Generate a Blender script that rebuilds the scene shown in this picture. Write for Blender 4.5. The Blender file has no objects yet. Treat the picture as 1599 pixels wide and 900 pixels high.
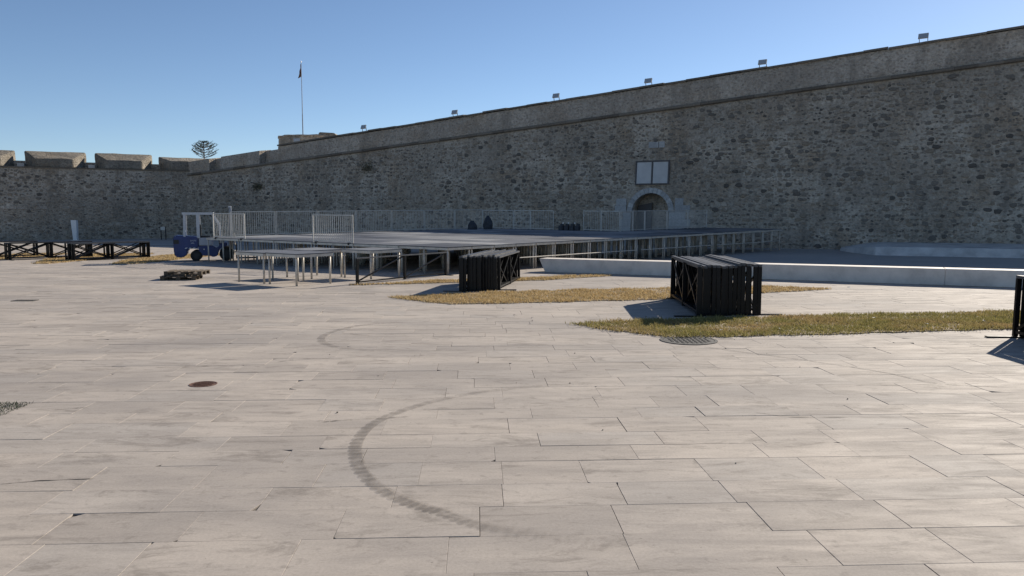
import bpy, bmesh, math, random
from mathutils import Vector, Matrix, noise
R = math.radians
random.seed(7)
sc = bpy.context.scene
C = sc.collection

# ------------------------------------------------------------------ camera
cam = bpy.data.cameras.new('camera')
camo = bpy.data.objects.new('camera', cam); C.objects.link(camo)
camo.location = (0, 0, 2.2)
camo.rotation_euler = (R(90) - math.atan(114/1210), 0, 0)
cam.sensor_width = 36; cam.lens = 36*1210/1599
cam.clip_end = 6000
sc.camera = camo
# ------------------------------------------------------------------ sky, sun, exposure
SUN_AZ, SUN_EL = 42, 27.0          # azimuth to the right of the view direction
w = bpy.data.worlds.new('World'); sc.world = w; w.use_nodes = True
wn = w.node_tree.nodes; wl = w.node_tree.links
sky = wn.new('ShaderNodeTexSky'); sky.sky_type = 'NISHITA'; sky.sun_disc = False
sky.sun_elevation = R(SUN_EL); sky.sun_rotation = R(SUN_AZ)
sky.air_density = 0.82; sky.dust_density = 0.3; sky.ozone_density = 2.5; sky.altitude = 1200
wl.new(sky.outputs[0], wn['Background'].inputs[0]); wn['Background'].inputs[1].default_value = 0.082
sd = Vector((math.sin(R(SUN_AZ))*math.cos(R(SUN_EL)), math.cos(R(SUN_AZ))*math.cos(R(SUN_EL)), math.sin(R(SUN_EL))))
sun = bpy.data.lights.new('sun', 'SUN'); sun.energy = 5.0; sun.angle = R(0.53); sun.color = (1.0, 0.92, 0.80)
suno = bpy.data.objects.new('sun', sun); C.objects.link(suno)
suno.rotation_euler = (-sd).to_track_quat('-Z', 'Y').to_euler(); suno.location = sd*60
sc.view_settings.view_transform = 'Standard'; sc.view_settings.look = 'None'
sc.view_settings.gamma = 1; sc.view_settings.use_curve_mapping = False
sc.view_settings.exposure = 0.52
sc.cycles.max_bounces = 8; sc.cycles.diffuse_bounces = 4

# ------------------------------------------------------------------ materials
class NT:
    def __init__(s, name):
        s.m = bpy.data.materials.new(name); s.m.use_nodes = True
        s.n = s.m.node_tree.nodes; s.l = s.m.node_tree.links
        s.b = s.n['Principled BSDF']; s._pos = None
    def add(s, t, **k):
        x = s.n.new(t)
        for a, v in k.items(): setattr(x, a, v)
        return x
    def link(s, a, b): s.l.new(a, b)
    def pos(s, world=True, scale=(1, 1, 1), offset=None):
        if world: v = s.add('ShaderNodeNewGeometry').outputs['Position']
        else: v = s.add('ShaderNodeTexCoord').outputs['Object']
        mp = s.add('ShaderNodeMapping'); mp.inputs['Scale'].default_value = scale
        s.link(v, mp.inputs['Vector'])
        if offset is not None: s.link(offset, mp.inputs['Location'])
        return mp.outputs[0]
    def noise(s, vec, scale, detail=6, rough=.6, dist=0):
        x = s.add('ShaderNodeTexNoise'); x.inputs['Scale'].default_value = scale
        x.inputs['Detail'].default_value = detail; x.inputs['Roughness'].default_value = rough
        x.inputs['Distortion'].default_value = dist
        s.link(vec, x.inputs['Vector']); return x.outputs['Fac']
    def ramp(s, fac, stops):
        x = s.add('ShaderNodeValToRGB'); e = x.color_ramp.elements
        while len(e) < len(stops): e.new(.5)
        for i, (p, c) in enumerate(stops):
            e[i].position = p; e[i].color = (c, c, c, 1) if not isinstance(c, tuple) else (*c, 1)
        s.link(fac, x.inputs[0]); return x.outputs[0]
    def mix(s, fac, a, b, mode='MIX'):
        x = s.add('ShaderNodeMix', data_type='RGBA', blend_type=mode)
        for sock, v in ((x.inputs[0], fac), (x.inputs[6], a), (x.inputs[7], b)):
            if isinstance(v, (int, float)): sock.default_value = v
            elif isinstance(v, tuple): sock.default_value = (*v, 1)
            else: s.link(v, sock)
        return x.outputs[2]
    def math(s, op, a, b=None):
        x = s.add('ShaderNodeMath', operation=op)
        for sock, v in ((x.inputs[0], a), (x.inputs[1], b)):
            if v is None: continue
            if isinstance(v, (int, float)): sock.default_value = v
            else: s.link(v, sock)
        return x.outputs[0]
    def rnd(s):
        a = s.add('ShaderNodeObjectInfo').outputs['Random']
        b = s.add('ShaderNodeNewGeometry').outputs['Random Per Island']
        return s.math('FRACT', s.math('ADD', a, b))
    def bump(s, h, strength=.5, dist=.02):
        x = s.add('ShaderNodeBump'); x.inputs['Strength'].default_value = strength
        x.inputs['Distance'].default_value = dist
        s.link(h, x.inputs['Height']); s.link(x.outputs[0], s.b.inputs['Normal'])
    def col(s, c):
        if isinstance(c, tuple): s.b.inputs['Base Color'].default_value = (*c, 1)
        else: s.link(c, s.b.inputs['Base Color'])
    def set(s, rough=None, metal=None, spec=None):
        if rough is not None:
            if isinstance(rough, (int, float)): s.b.inputs['Roughness'].default_value = rough
            else: s.link(rough, s.b.inputs['Roughness'])
        if metal is not None: s.b.inputs['Metallic'].default_value = metal
        if spec is not None: s.b.inputs['Specular IOR Level'].default_value = spec
        return s.m

def simple(name, c, rough=.5, metal=0, spec=.5, var=.25, scale=8, dark=None, world=False, bump=0):
    t = NT(name); p = t.pos(world)
    n = t.noise(p, scale, 5, .65)
    d = dark or tuple(x*(1-var) for x in c); l = tuple(min(1, x*(1+var*.5)) for x in c)
    t.col(t.ramp(n, [(.3, d), (.55, c), (.75, l)]))
    if bump: t.bump(t.noise(p, scale*5, 4), bump, .01)
    r = t.ramp(t.noise(p, scale*1.7, 3), [(.3, rough*.85), (.7, min(1, rough*1.15))])
    return t.set(r, metal, spec)

M = {}
# paving: pale warm stone slabs, streaked and stained
def paving(name):
    t = NT(name); rnd = t.rnd()
    off = t.add('ShaderNodeCombineXYZ'); t.link(t.math('MULTIPLY', rnd, 40), off.inputs[0]); t.link(t.math('MULTIPLY', rnd, 17), off.inputs[1])
    p = t.pos(True, (1, 1, 1)); pst = t.pos(True, (.5, 2.6, 1), off.outputs[0]); pw = t.pos(True, (.45, 1.0, 1))
    base = t.ramp(rnd, [(0, (.352, .307, .265)), (.25, (.412, .358, .306)), (.7, (.450, .391, .333)), (1, (.382, .342, .302))])
    streak = t.noise(pst, 2.0, 8, .68, .6)
    c = t.mix(t.ramp(streak, [(.42, 0.), (.66, .72)]), base, (.268, .236, .208))
    big = t.noise(pw, .30, 7, .62, .4)
    c = t.mix(t.ramp(big, [(.44, 0.), (.60, .72)]), c, (.285, .254, .228))
    c = t.mix(t.ramp(t.noise(pw, .8, 5, .6), [(.48, 0.), (.7, .6)]), c, (.50, .435, .368))
    blot = t.noise(t.pos(True, (.7, 1.9, 1), off.outputs[0]), 1.2, 9, .74, .9)
    c = t.mix(t.ramp(blot, [(.54, 0.), (.62, .42), (.74, .8)]), c, (.15, .128, .108))
    fine = t.noise(p, 46, 5, .75)
    c = t.mix(.25, c, t.ramp(fine, [(.25, .2), (.55, .6), (.8, .85)]), 'OVERLAY')
    grit = t.noise(t.pos(True, (1, 1.5, 1)), 5.5, 6, .7, .4)
    c = t.mix(t.ramp(grit, [(.56, 0.), (.68, .5)]), c, (.20, .174, .15))
    spk = t.noise(p, 21, 3, .5)
    c = t.mix(t.ramp(spk, [(.71, 0.), (.76, .6)]), c, (.15, .13, .11))
    t.col(c)
    h = t.math('ADD', t.math('MULTIPLY', fine, .3), streak)
    t.bump(h, .3, .006)
    return t.set(t.ramp(streak, [(.3, .72), (.7, .9)]), 0, .22)
M['paving'] = paving('paving_stone')
M['joint'] = simple('joint_dirt', (.145, .122, .10), .95, var=.5, scale=3, world=True)

def ground_mat():
    t = NT('ground_asphalt'); p = t.pos(True)
    c = t.ramp(t.noise(p, .25, 8, .65), [(.3, (.29, .265, .235)), (.7, (.39, .355, .315))])
    c = t.mix(.3, c, t.ramp(t.noise(p, 20, 4), [(.3, .2), (.7, .8)]), 'OVERLAY'); t.col(c)
    t.bump(t.noise(p, 12, 5), .3, .02); return t.set(.85)
M['ground'] = ground_mat()

def mortar(name, c0, c1, c2, brown):
    t = NT(name); p = t.pos(True); ps = t.pos(True, (.45, .45, 1.5))
    n1 = t.noise(p, .35, 8, .68, .3); n2 = t.noise(ps, 1.5, 8, .72, .5); n3 = t.noise(p, 6, 7, .75)
    c = t.ramp(n2, [(.28, c0), (.5, c1), (.72, c2)])
    c = t.mix(t.ramp(n1, [(.47, 0.), (.64, .8)]), c, brown)
    c = t.mix(t.ramp(t.noise(t.pos(True, (1, 1, .28)), .8, 7, .66), [(.48, 0.), (.66, .7)]), c, tuple(x*.55 for x in c0))
    c = t.mix(t.ramp(t.noise(t.pos(True, (1, 1, 2.2)), .16, 5, .55), [(.42, .55), (.58, 0.)]), c, tuple(x*.62 for x in c1))
    vor = t.add('ShaderNodeTexVoronoi', feature='F1'); vor.inputs['Scale'].default_value = 5.2
    jit = t.add('ShaderNodeVectorMath', operation='ADD'); t.link(t.pos(True, (1, 1, 1.5)), jit.inputs[0])
    nz = t.add('ShaderNodeTexNoise'); nz.inputs['Scale'].default_value = 4; t.link(p, nz.inputs['Vector'])
    sc_ = t.add('ShaderNodeVectorMath', operation='SCALE'); sc_.inputs['Scale'].default_value = .25
    t.link(nz.outputs['Color'], sc_.inputs[0]); t.link(sc_.outputs[0], jit.inputs[1]); t.link(jit.outputs[0], vor.inputs['Vector'])
    cell = t.add('ShaderNodeSeparateColor'); t.link(vor.outputs['Color'], cell.inputs[0])
    inside = t.ramp(vor.outputs['Distance'], [(.36, 1.), (.55, 0.)])
    pick = t.ramp(cell.outputs[0], [(.42, 0.), (.5, 1.)])
    c = t.mix(t.math('MULTIPLY', t.math('MULTIPLY', inside, pick), .62), c, t.ramp(cell.outputs[1], [(0, tuple(x*.38 for x in c0)), (.8, tuple(x*.8 for x in c0)), (1, brown)]))
    c = t.mix(.55, c, t.ramp(n3, [(.25, .12), (.5, .5), (.78, .92)]), 'OVERLAY')
    t.col(c)
    h = t.math('ADD', t.math('MULTIPLY', n3, .8), t.math('MULTIPLY', inside, .6))
    t.bump(h, .8, .05); return t.set(.92, 0, .2)
M['mortar'] = mortar('rubble_mortar', (.33, .28, .222), (.46, .398, .322), (.56, .49, .40), (.35, .262, .178))
M['parapet'] = mortar('parapet_plaster', (.41, .35, .282), (.50, .43, .355), (.57, .50, .415), (.37, .288, .21))
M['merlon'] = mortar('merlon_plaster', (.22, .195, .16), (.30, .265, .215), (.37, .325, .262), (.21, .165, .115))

def stone_mat(name, stops):
    t = NT(name); p = t.pos(True)
    c = t.ramp(t.rnd(), stops)
    c = t.mix(.5, c, t.ramp(t.noise(p, 9, 6, .7), [(.25, .15), (.5, .5), (.75, .85)]), 'OVERLAY'); t.col(c)
    t.bump(t.noise(p, 14, 6, .7), .7, .03); return t.set(.88, 0, .25)
M['rubble'] = stone_mat('rubble_stone', [(0, (.105, .092, .078)), (.13, (.16, .14, .117)), (.38, (.22, .19, .155)), (.62, (.26, .208, .152)), (.82, (.33, .28, .222)), (1, (.43, .372, .30))])
M['ashlar'] = stone_mat('ashlar_stone', [(0, (.30, .295, .29)), (.5, (.38, .372, .36)), (1, (.46, .45, .43))])
M['cordon'] = stone_mat('cordon_stone', [(0, (.13, .11, .088)), (.5, (.17, .145, .115)), (1, (.21, .18, .145))])
M['marble'] = simple('plaque_marble', (.50, .485, .465), .5, var=.12, scale=2)
M['frame_dark'] = simple('dark_frame', (.10, .09, .085), .7)
M['white_conc'] = simple('white_concrete', (.72, .65, .575), .7, var=.28, scale=1.3, world=True, bump=.2)
M['apron'] = simple('apron_concrete', (.58, .55, .50), .8, var=.4, scale=.9, world=True, bump=.4)
M['black'] = simple('black_paint', (.007, .007, .008), .38, 0, .22, var=.4, scale=5)
M['black_lit_top'] = simple('black_paint_lit_top', (.085, .087, .093), .45, 0, .4, var=.5, scale=4)  # greyer copy of the black paint: sunlit tops of the rails put into colour
M['alu'] = simple('galvanised_steel', (.58, .53, .455), .5, .15, .5, var=.25, scale=4)
M['alu2'] = simple('railing_steel', (.52, .50, .46), .5, .1, .5, var=.25, scale=5)
def deck_mat():
    t = NT('stage_deck'); r = t.rnd()
    c = t.ramp(r, [(0, (.05, .052, .06)), (.3, (.12, .122, .13)), (.7, (.20, .20, .205)), (1, (.33, .325, .315))])
    c = t.mix(t.ramp(t.noise(t.pos(True), 1.5, 6), [(.45, 0.), (.75, .5)]), c, (.09, .085, .08)); t.col(c)
    return t.set(.55, 0, .3)
M['deck'] = deck_mat()
M['blue'] = simple('blue_paint', (.012, .036, .16), .38, 0, .5, var=.2, scale=3)
M['silver'] = simple('silver_paint', (.50, .51, .53), .45, .1, .5, var=.12, scale=4)
M['pale_grey'] = simple('pale_grey_panel', (.40, .42, .46), .4, 0, .5, var=.1, scale=3)
M['mast'] = simple('mast_steel', (.24, .26, .30), .45, .3)
M['rubber'] = simple('rubber', (.018, .017, .016), .8, var=.4, scale=12)
M['dark_metal'] = simple('dark_metal', (.03, .03, .033), .45, .4)
M['wood'] = simple('pallet_wood', (.11, .082, .055), .85, var=.5, scale=6, bump=.4)
M['iron'] = simple('cast_iron', (.055, .05, .046), .75, .1, var=.5, scale=14, bump=.5)
M['rust'] = simple('rusty_iron', (.15, .075, .05), .8, .2, var=.5, scale=14, bump=.5)
M['tarp'] = simple('black_tarpaulin', (.03, .032, .04), .6, var=.3)
M['paper'] = simple('white_paper', (.7, .69, .66), .8, var=.1)
M['bark'] = simple('bark', (.10, .08, .065), .9, var=.4)
M['soil'] = simple('dry_soil', (.30, .22, .135), .95, var=.45, scale=2.5, world=True, bump=.5)
M['white'] = simple('white_paint', (.72, .72, .71), .5, var=.1)
M['lamp_glass'] = simple('lamp_glass', (.33, .36, .40), .25, 0, .6, var=.15)
def leaf(name, stops, world_patch=None, tr=.35):
    t = NT(name); c = t.ramp(t.rnd(), stops)
    if world_patch:
        n = t.noise(t.pos(True, (1, 1.6, 1)), .55, 5, .6, .3)
        c = t.mix(t.ramp(n, [(.36, 0.), (.54, .85)]), c, t.ramp(t.rnd(), world_patch))
    t.col(c); t.set(.7, 0, .2)
    tl = t.add('ShaderNodeBsdfTranslucent'); t.link(c, tl.inputs[0])
    mx = t.add('ShaderNodeMixShader'); mx.inputs[0].default_value = tr
    t.link(t.b.outputs[0], mx.inputs[1]); t.link(tl.outputs[0], mx.inputs[2])
    t.link(mx.outputs[0], t.n['Material Output'].inputs[0]); return t.m
M['grass'] = leaf('dry_grass', [(0, (.34, .235, .105)), (.4, (.50, .36, .175)), (.8, (.60, .46, .25)), (1, (.32, .26, .115))])
M['grass_green'] = leaf('mixed_grass', [(0, (.33, .23, .10)), (.5, (.46, .335, .16)), (1, (.27, .22, .09))], [(0, (.16, .165, .045)), (.5, (.27, .25, .08)), (1, (.38, .31, .13))])
M['needles'] = leaf('dark_needles', [(0, (.03, .045, .028)), (1, (.065, .085, .05))], tr=.2)
M['shrub'] = leaf('shrub_leaf', [(0, (.10, .095, .06)), (1, (.20, .18, .11))], tr=.25)
M['flag'] = simple('faded_flag', (.14, .05, .04), .8, dark=(.16, .12, .06), scale=2)
def mark_mat(name, c, amt, scale, thr):
    t = NT(name); p = t.pos(True); t.col(c); t.set(.8, 0, .2)
    n = t.noise(p, scale, 6, .7); a = t.ramp(n, [(thr-.15, 0.), (thr+.12, amt)])
    e = t.add('ShaderNodeAttribute', attribute_name='fade'); a2 = t.math('MULTIPLY', a, e.outputs['Fac'])
    t.link(a2, t.b.inputs['Alpha']); return t.m
M['tyre'] = mark_mat('tyre_rubber_mark', (.18, .158, .14), .5, 7, .43)
M['tyre2'] = mark_mat('faint_rubber_mark', (.2, .178, .158), .36, 5, .45)
M['crack'] = mark_mat('crack_dirt', (.05, .043, .035), .95, 12, .30)
M['scratch'] = mark_mat('scratch_mark', (.10, .095, .09), .8, 9, .42)

# ------------------------------------------------------------------ mesh helpers
class MB:
    def __init__(s): s.v = []; s.f = []
    def quadbox(s, P):                       # 8 corners: bottom 4 then top 4
        i = len(s.v); s.v += [tuple(p) for p in P]
        s.f += [(i+3, i+2, i+1, i), (i+4, i+5, i+6, i+7), (i, i+1, i+5, i+4), (i+1, i+2, i+6, i+5), (i+2, i+3, i+7, i+6), (i+3, i, i+4, i+7)]
        return s
    def box(s, c, d, rz=0):
        x, y, z = (k/2 for k in d); cs, sn = math.cos(rz), math.sin(rz); P = []
        for dz in (-z, z):
            for dx, dy in ((-x, -y), (x, -y), (x, y), (-x, y)):
                P.append((c[0]+dx*cs-dy*sn, c[1]+dx*sn+dy*cs, c[2]+dz))
        return s.quadbox(P)
    def bar(s, a, b, w_, h_, up=(0, 0, 1)):
        a, b = Vector(a), Vector(b); d = (b-a).normalized(); u = Vector(up)
        if abs(d.dot(u)) > .98: u = Vector((1, 0, 0))
        r = d.cross(u).normalized()*w_/2; t = r.normalized().cross(d).normalized()*h_/2
        return s.quadbox([a-r-t, a+r-t, b+r-t, b-r-t, a-r+t, a+r+t, b+r+t, b-r+t])
    def tube(s, a, b, r, n=8, r2=None):
        a, b = Vector(a), Vector(b); d = (b-a).normalized(); u = Vector((0, 0, 1)) if abs(d.z) < .9 else Vector((1, 0, 0))
        x = d.cross(u).normalized(); y = x.cross(d); i = len(s.v); r2 = r if r2 is None else r2
        for p, q in ((a, r), (b, r2)):
            for k in range(n):
                an = 2*math.pi*k/n; s.v.append(tuple(p+(x*math.cos(an)+y*math.sin(an))*q))
        for k in range(n): s.f.append((i+k, i+(k+1) % n, i+n+(k+1) % n, i+n+k))
        s.f.append(tuple(i+k for k in reversed(range(n)))); s.f.append(tuple(i+n+k for k in range(n)))
        return s
    def prism(s, poly, y0, y1):              # poly in (x,z), extruded along y
        i = len(s.v); n = len(poly)
        s.v += [(x, y0, z) for x, z in poly] + [(x, y1, z) for x, z in poly]
        for k in range(n): s.f.append((i+k, i+(k+1) % n, i+n+(k+1) % n, i+n+k))
        s.f.append(tuple(i+k for k in reversed(range(n)))); s.f.append(tuple(i+n+k for k in range(n)))
        return s
    def quad(s, *P):
        i = len(s.v); s.v += [tuple(p) for p in P]; s.f.append(tuple(range(i, i+len(P)))); return s
    def mesh(s, name, bevel=0, smooth=False):
        me = bpy.data.meshes.new(name); me.from_pydata(s.v, [], s.f)
        bm = bmesh.new(); bm.from_mesh(me)
        bmesh.ops.recalc_face_normals(bm, faces=bm.faces)
        if bevel: bmesh.ops.bevel(bm, geom=list(bm.edges), offset=bevel, segments=2, affect='EDGES', clamp_overlap=True)
        bm.to_mesh(me); bm.free()
        if smooth:
            for p in me.polygons: p.use_smooth = True
        return me
    def build(s, name, mat, parent=None, bevel=0, smooth=False):
        return put(name, s.mesh(name, bevel, smooth), mat, parent)
def put(name, me, mat, parent=None, loc=None):
    if not me.materials: me.materials.append(M[mat])
    o = bpy.data.objects.new(name, me); C.objects.link(o)
    if parent: o.parent = parent
    if loc: o.location = loc
    return o
def tag(o, label=None, cat=None, group=None, kind=None):
    for k, v in (('label', label), ('category', cat), ('group', group), ('kind', kind)):
        if v: o[k] = v
    return o
def empty(name, loc=(0, 0, 0), rz=0, label=None, cat=None, group=None, kind=None):
    o = bpy.data.objects.new(name, None); C.objects.link(o); o.location = loc; o.rotation_euler = (0, 0, rz)
    o.empty_display_size = .2
    return tag(o, label, cat, group, kind)
def inst(name, src, parent, loc=(0, 0, 0), rot=None, scale=None):
    o = bpy.data.objects.new(name, src); C.objects.link(o); o.parent = parent; o.location = loc
    if rot: o.rotation_euler = rot
    if scale: o.scale = scale
    return o
def copy_tree(o, parent=None):
    c = o.copy(); C.objects.link(c); c.parent = parent
    for ch in list(o.children): copy_tree(ch, c)
    return c
def inpoly(x, y, P):
    r = False; j = len(P)-1
    for i in range(len(P)):
        if (P[i][1] > y) != (P[j][1] > y) and x < (P[j][0]-P[i][0])*(y-P[i][1])/(P[j][1]-P[i][1])+P[i][0]: r = not r
        j = i
    return r

# ------------------------------------------------------------------ ground and paving
g = MB().quad((-2500, -600, -.03), (2500, -600, -.03), (2500, 2500, -.03), (-2500, 2500, -.03)).build('ground', 'ground')
tag(g, 'grey open ground around the square and behind the walls', 'ground', kind='structure')
GRASS = {
 'A': [(1.21, 15.5), (3.31, 16.17), (7, 16.85), (11.57, 17.58), (17, 18.6), (17, 16.0), (9.87, 14.85), (6, 14.2), (3.9, 13.85), (2.81, 13.8), (1.95, 14.6)],
 'B': [(-3.25, 20.61), (-1.43, 21.63), (1.5, 22.5), (4.62, 23.15), (7.9, 23.77), (9.45, 22.9), (6.5, 21.5), (3.83, 20.1), (1, 19.4), (-1.57, 19.0), (-2.4, 19.7)],
 'C': [(-5.11, 24.21), (-2.96, 25.62), (.01, 26.75), (3.07, 28.4), (3.73, 28.1), (1.09, 26.1), (-1.67, 25.2)],
 'D': [(-17.9, 34.5), (-19.0, 38.0), (-18.9, 43), (-15.6, 44), (-16.4, 39), (-16.9, 34.8)],
 'E': [(-21.6, 34.9), (-23.4, 39), (-23.6, 44), (-20.3, 44), (-20.6, 38), (-20.9, 34.9)],
 'F': [(-26.6, 36.2), (-28, 44), (-24.8, 44), (-25.2, 38), (-25.6, 36.2)],
}
BN = Vector((.419, .908))                                       # across the long bench and the fortress wall
def paved(x, y):
    if y > 56 or y < 3.2: return False
    if x > -6 and (x-1.25)*BN.x+(y-29.9)*BN.y > 1.2 and x > 2: return False
    return y < 50 or x < 0
plaza = MB()
plaza.quad((-60, 2, -.012), (34, 2, -.012), (34, 24, -.012), (3, 32, -.012), (3, 50, -.012), (0, 57, -.012), (-60, 57, -.012))
plz = plaza.build('plaza', 'joint'); tag(plz, 'pale stone paving of the fortress square', 'paving', kind='structure')
def slab_geo(P, z, chip=None, tilt=(0, 0)):
    cx = sum(p[0] for p in P)/4; cy = sum(p[1] for p in P)/4
    Q = []
    for k, (x, y) in enumerate(P):
        if chip and k in chip:
            pv, nx = P[k-1], P[(k+1) % 4]; r1, r2 = chip[k]
            for q, r in ((pv, r1), (nx, r2)):
                d = Vector((q[0]-x, q[1]-y)).normalized(); Q.append((x+d.x*r, y+d.y*r))
        else: Q.append((x, y))
    zz = lambda x, y: z+(x-cx)*tilt[0]+(y-cy)*tilt[1]
    n = len(Q); ins = .0013; v = []; f = []
    for x, y in Q:
        d = Vector((cx-x, cy-y)).normalized()*ins*1.5; v.append((x+d.x, y+d.y, zz(x, y)))
    for x, y in Q: v.append((x, y, zz(x, y)-ins))
    for x, y in Q: v.append((x, y, z-.04))
    f.append(tuple(range(n)))
    for k in range(n):
        j = (k+1) % n
        f.append((k, n+k, n+j, j)); f.append((n+k, 2*n+k, 2*n+j, n+j))
    return v, f
def grid_to_world(a, b):
    an = R(2.6); return (a*math.cos(an)-b*math.sin(an), a*math.sin(an)+b*math.cos(an))
rs = random.Random(3)
slabs = []
b = 2.94; depths = [.55, .56, .55, .55, .54, .49, .59, .44, .45, .57, .43]; k = 0
HOLE = [(-7.2, 8.3), (-5.55, 8.3), (-5.62, 8.98), (-7.2, 8.98)]
while b < 57:
    dp = depths[k % 11] if k < 24 else rs.choice([.45, .5, .55, .6, .7])
    far = b > 22
    a = -62 if b > 14 else -16; a += rs.uniform(0, .9); amax = 20 if b > 14 else 16
    gr = rs.choice([.004, .002, .0014, .0018])
    while a < amax:
        ln = rs.choice([.7, .85, .95, 1.0, 1.05, 1.2, 1.3])
        if far: ln *= 1.6
        gc = rs.choice([.0006, .0008, .001, .0014, .003])
        wv = [noise.noise((a*.2, b*.7, 0))*.006, noise.noise(((a+ln)*.2, b*.7, 0))*.006]
        g2 = gr if rs.random() > .07 else rs.uniform(.004, .011); g3 = g2 if rs.random() < .7 else gr
        P = [grid_to_world(a+gc, b+g2+wv[0]), grid_to_world(a+ln-gc, b+g3+wv[1]), grid_to_world(a+ln-gc, b+dp-gr*.3+wv[1]), grid_to_world(a+gc, b+dp-gr*.3+wv[0])]
        cx = sum(p[0] for p in P)/4; cy = sum(p[1] for p in P)/4
        a += ln
        if not paved(cx, cy) or abs(cx) > cy*.74+2.4 and cy < 14: continue
        if inpoly(cx, cy, HOLE): continue
        chip = {}
        if not far:
            for q in range(4):
                if rs.random() < .07:
                    r = rs.uniform(.02, .10); chip[q] = (r*rs.uniform(.25, 1.0), r*rs.uniform(.5, 1.6))
        z = rs.gauss(0, .0012)
        slabs.append((cy, cx, slab_geo(P, z, chip, (rs.gauss(0, .0012), rs.gauss(0, .0018)))))
    b += dp; k += 1
def in_view(s): return abs(s[1]) < s[0]*.66+.7 and s[0] > 4.3
near = sorted([s for s in slabs if in_view(s)], key=lambda s: s[0])[:295]
nid = set(id(s) for s in near)
for s in near:
    me = bpy.data.meshes.new('paving_slab'); me.from_pydata(*[s[2][0], [], s[2][1]]); put('paving_slab', me, 'paving', plz)
m = MB()
for s in slabs:
    if id(s) in nid: continue
    i = len(m.v); m.v += s[2][0]; m.f += [tuple(q+i for q in f) for f in s[2][1]]
me = bpy.data.meshes.new('paving_field'); me.from_pydata(m.v, [], m.f)
o = put('paving_field', me, 'paving', plz); o['kind'] = 'stuff'

# ------------------------------------------------------------------ fortress wall (long one, right)
WD = Vector((-.906, .424, 0)).normalized(); WI = Vector((.424, .906, 0)).normalized(); WB = Vector((30.4, 46, 0)); BAT = .11
def woff(t, z): return noise.noise((t*.22, z*.3, 1.7))*.07+noise.noise((t*.9, z*1.1, 5))*.025
def W(t, z, out=0, rel=True):
    zz = min(z, ztop(t)-1.6)
    return WB+WD*t+WI*(BAT*zz-out-(woff(t, z) if rel else 0))+Vector((0, 0, z))
def ztop(t): return 13.42-.0862*t
def zcor(t): return ztop(t)-(1.92-.007*t)
T0, T1, GT = -16.0, 68.4, 22.75
fort = empty('fortress_wall', tuple(WB), 0, 'long sloping-topped rubble stone fortress wall with an arched gateway', 'wall')
def addw(name, mb, mat, par=None, **k):      # build in world coordinates under an unrotated empty
    par = par or fort
    org = Vector((0, 0, 0)); q = par
    while q: org += Vector(q.location); q = q.parent
    mb.v = [tuple(Vector(v)-org) for v in mb.v]
    return mb.build(name, mat, par, **k)
GH, GW = 4.25, 1.75
ts = [T0+i*.8 for i in range(int((GT-GW-T0)/.8)+1)] + [GT-GW, GT+GW] + [GT+GW+.8*i for i in range(1, int((T1-GT-GW)/.8)+1)] + [T1]
ts = sorted(set(ts))
m = MB()
for t0, t1 in zip(ts, ts[1:]):
    gate = t0 >= GT-GW-1e-6 and t1 <= GT+GW+1e-6
    zl = [-.4, .6, 1.6, 2.6, 3.4, GH]
    rows = [] if gate else [((a, b_), (a, b_)) for a, b_ in zip(zl, zl[1:])]
    n = 8
    for i in range(n):
        f0 = lambda t, q: GH+(zcor(t)-GH)*q/n
        rows.append(((f0(t0, i), f0(t0, i+1)), (f0(t1, i), f0(t1, i+1))))
    for (a0, a1), (b0, b1) in rows:
        m.quad(W(t0, a0), W(t1, b0), W(t1, b1), W(t0, a1))
# spandrel and recess of the gateway
RA, ZS = 1.36, 2.42
def arch(t): return ZS+math.sqrt(max(0, RA*RA-(t-GT)**2))
at = [GT-RA*math.cos(math.pi*i/18) for i in range(19)]
for t0, t1 in zip(at, at[1:]): m.quad(W(t0, arch(t0)), W(t1, arch(t1)), W(t1, GH), W(t0, GH))
for t0, t1 in ((GT-GW, GT-RA), (GT+RA, GT+GW)): m.quad(W(t0, -.4), W(t1, -.4), W(t1, GH), W(t0, GH))
bmv = m
wf = addw('wall_face', m, 'mortar')
for p in wf.data.polygons: p.use_smooth = True
m = MB()
pts = [(GT-RA, -.4), (GT-RA, ZS)]+[(t, arch(t)) for t in at[1:-1]]+[(GT+RA, ZS), (GT+RA, -.4)]
for (a, za), (b_, zb) in zip(pts, pts[1:]): m.quad(W(a, za, .02), W(b_, zb, .02), W(b_, zb, -1.5), W(a, za, -1.5))
gw = addw('gateway', m, 'parapet'); gw['label'] = 'round-arched gateway with stone voussoirs'
m = MB(); m.quad(W(GT-RA-.1, -.4, -1.45), W(GT+RA+.1, -.4, -1.45), W(GT+RA+.1, GH, -1.45), W(GT-RA-.1, GH, -1.45))
addw('back_panel', m, 'parapet', gw)
m = MB(); m.quadbox([W(GT+.2, 0, -1.2), W(GT+1.25, 0, -1.2), W(GT+1.25, 0, -1.4), W(GT+.2, 0, -1.4), W(GT+.2, 3.1, -1.2), W(GT+1.25, 2.9, -1.2), W(GT+1.25, 2.9, -1.4), W(GT+.2, 3.1, -1.4)])
addw('door', m, 'frame_dark', gw)
NV = 15
for i in range(NV):
    a0 = math.pi*(i+.03)/NV; a1 = math.pi*(i+.97)/NV; m = MB()
    pr = []
    for r_, o_ in ((RA-.01, -.3), (RA+.36, -.3), (RA-.01, .07), (RA+.36, .07)):
        for a in (a0, a1): pr.append(W(GT-r_*math.cos(a), ZS+r_*math.sin(a), o_, False))
    m.quadbox([pr[0], pr[1], pr[3], pr[2], pr[4], pr[5], pr[7], pr[6]])
    addw('voussoir', m, 'ashlar', gw)
rs = random.Random(11)
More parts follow.
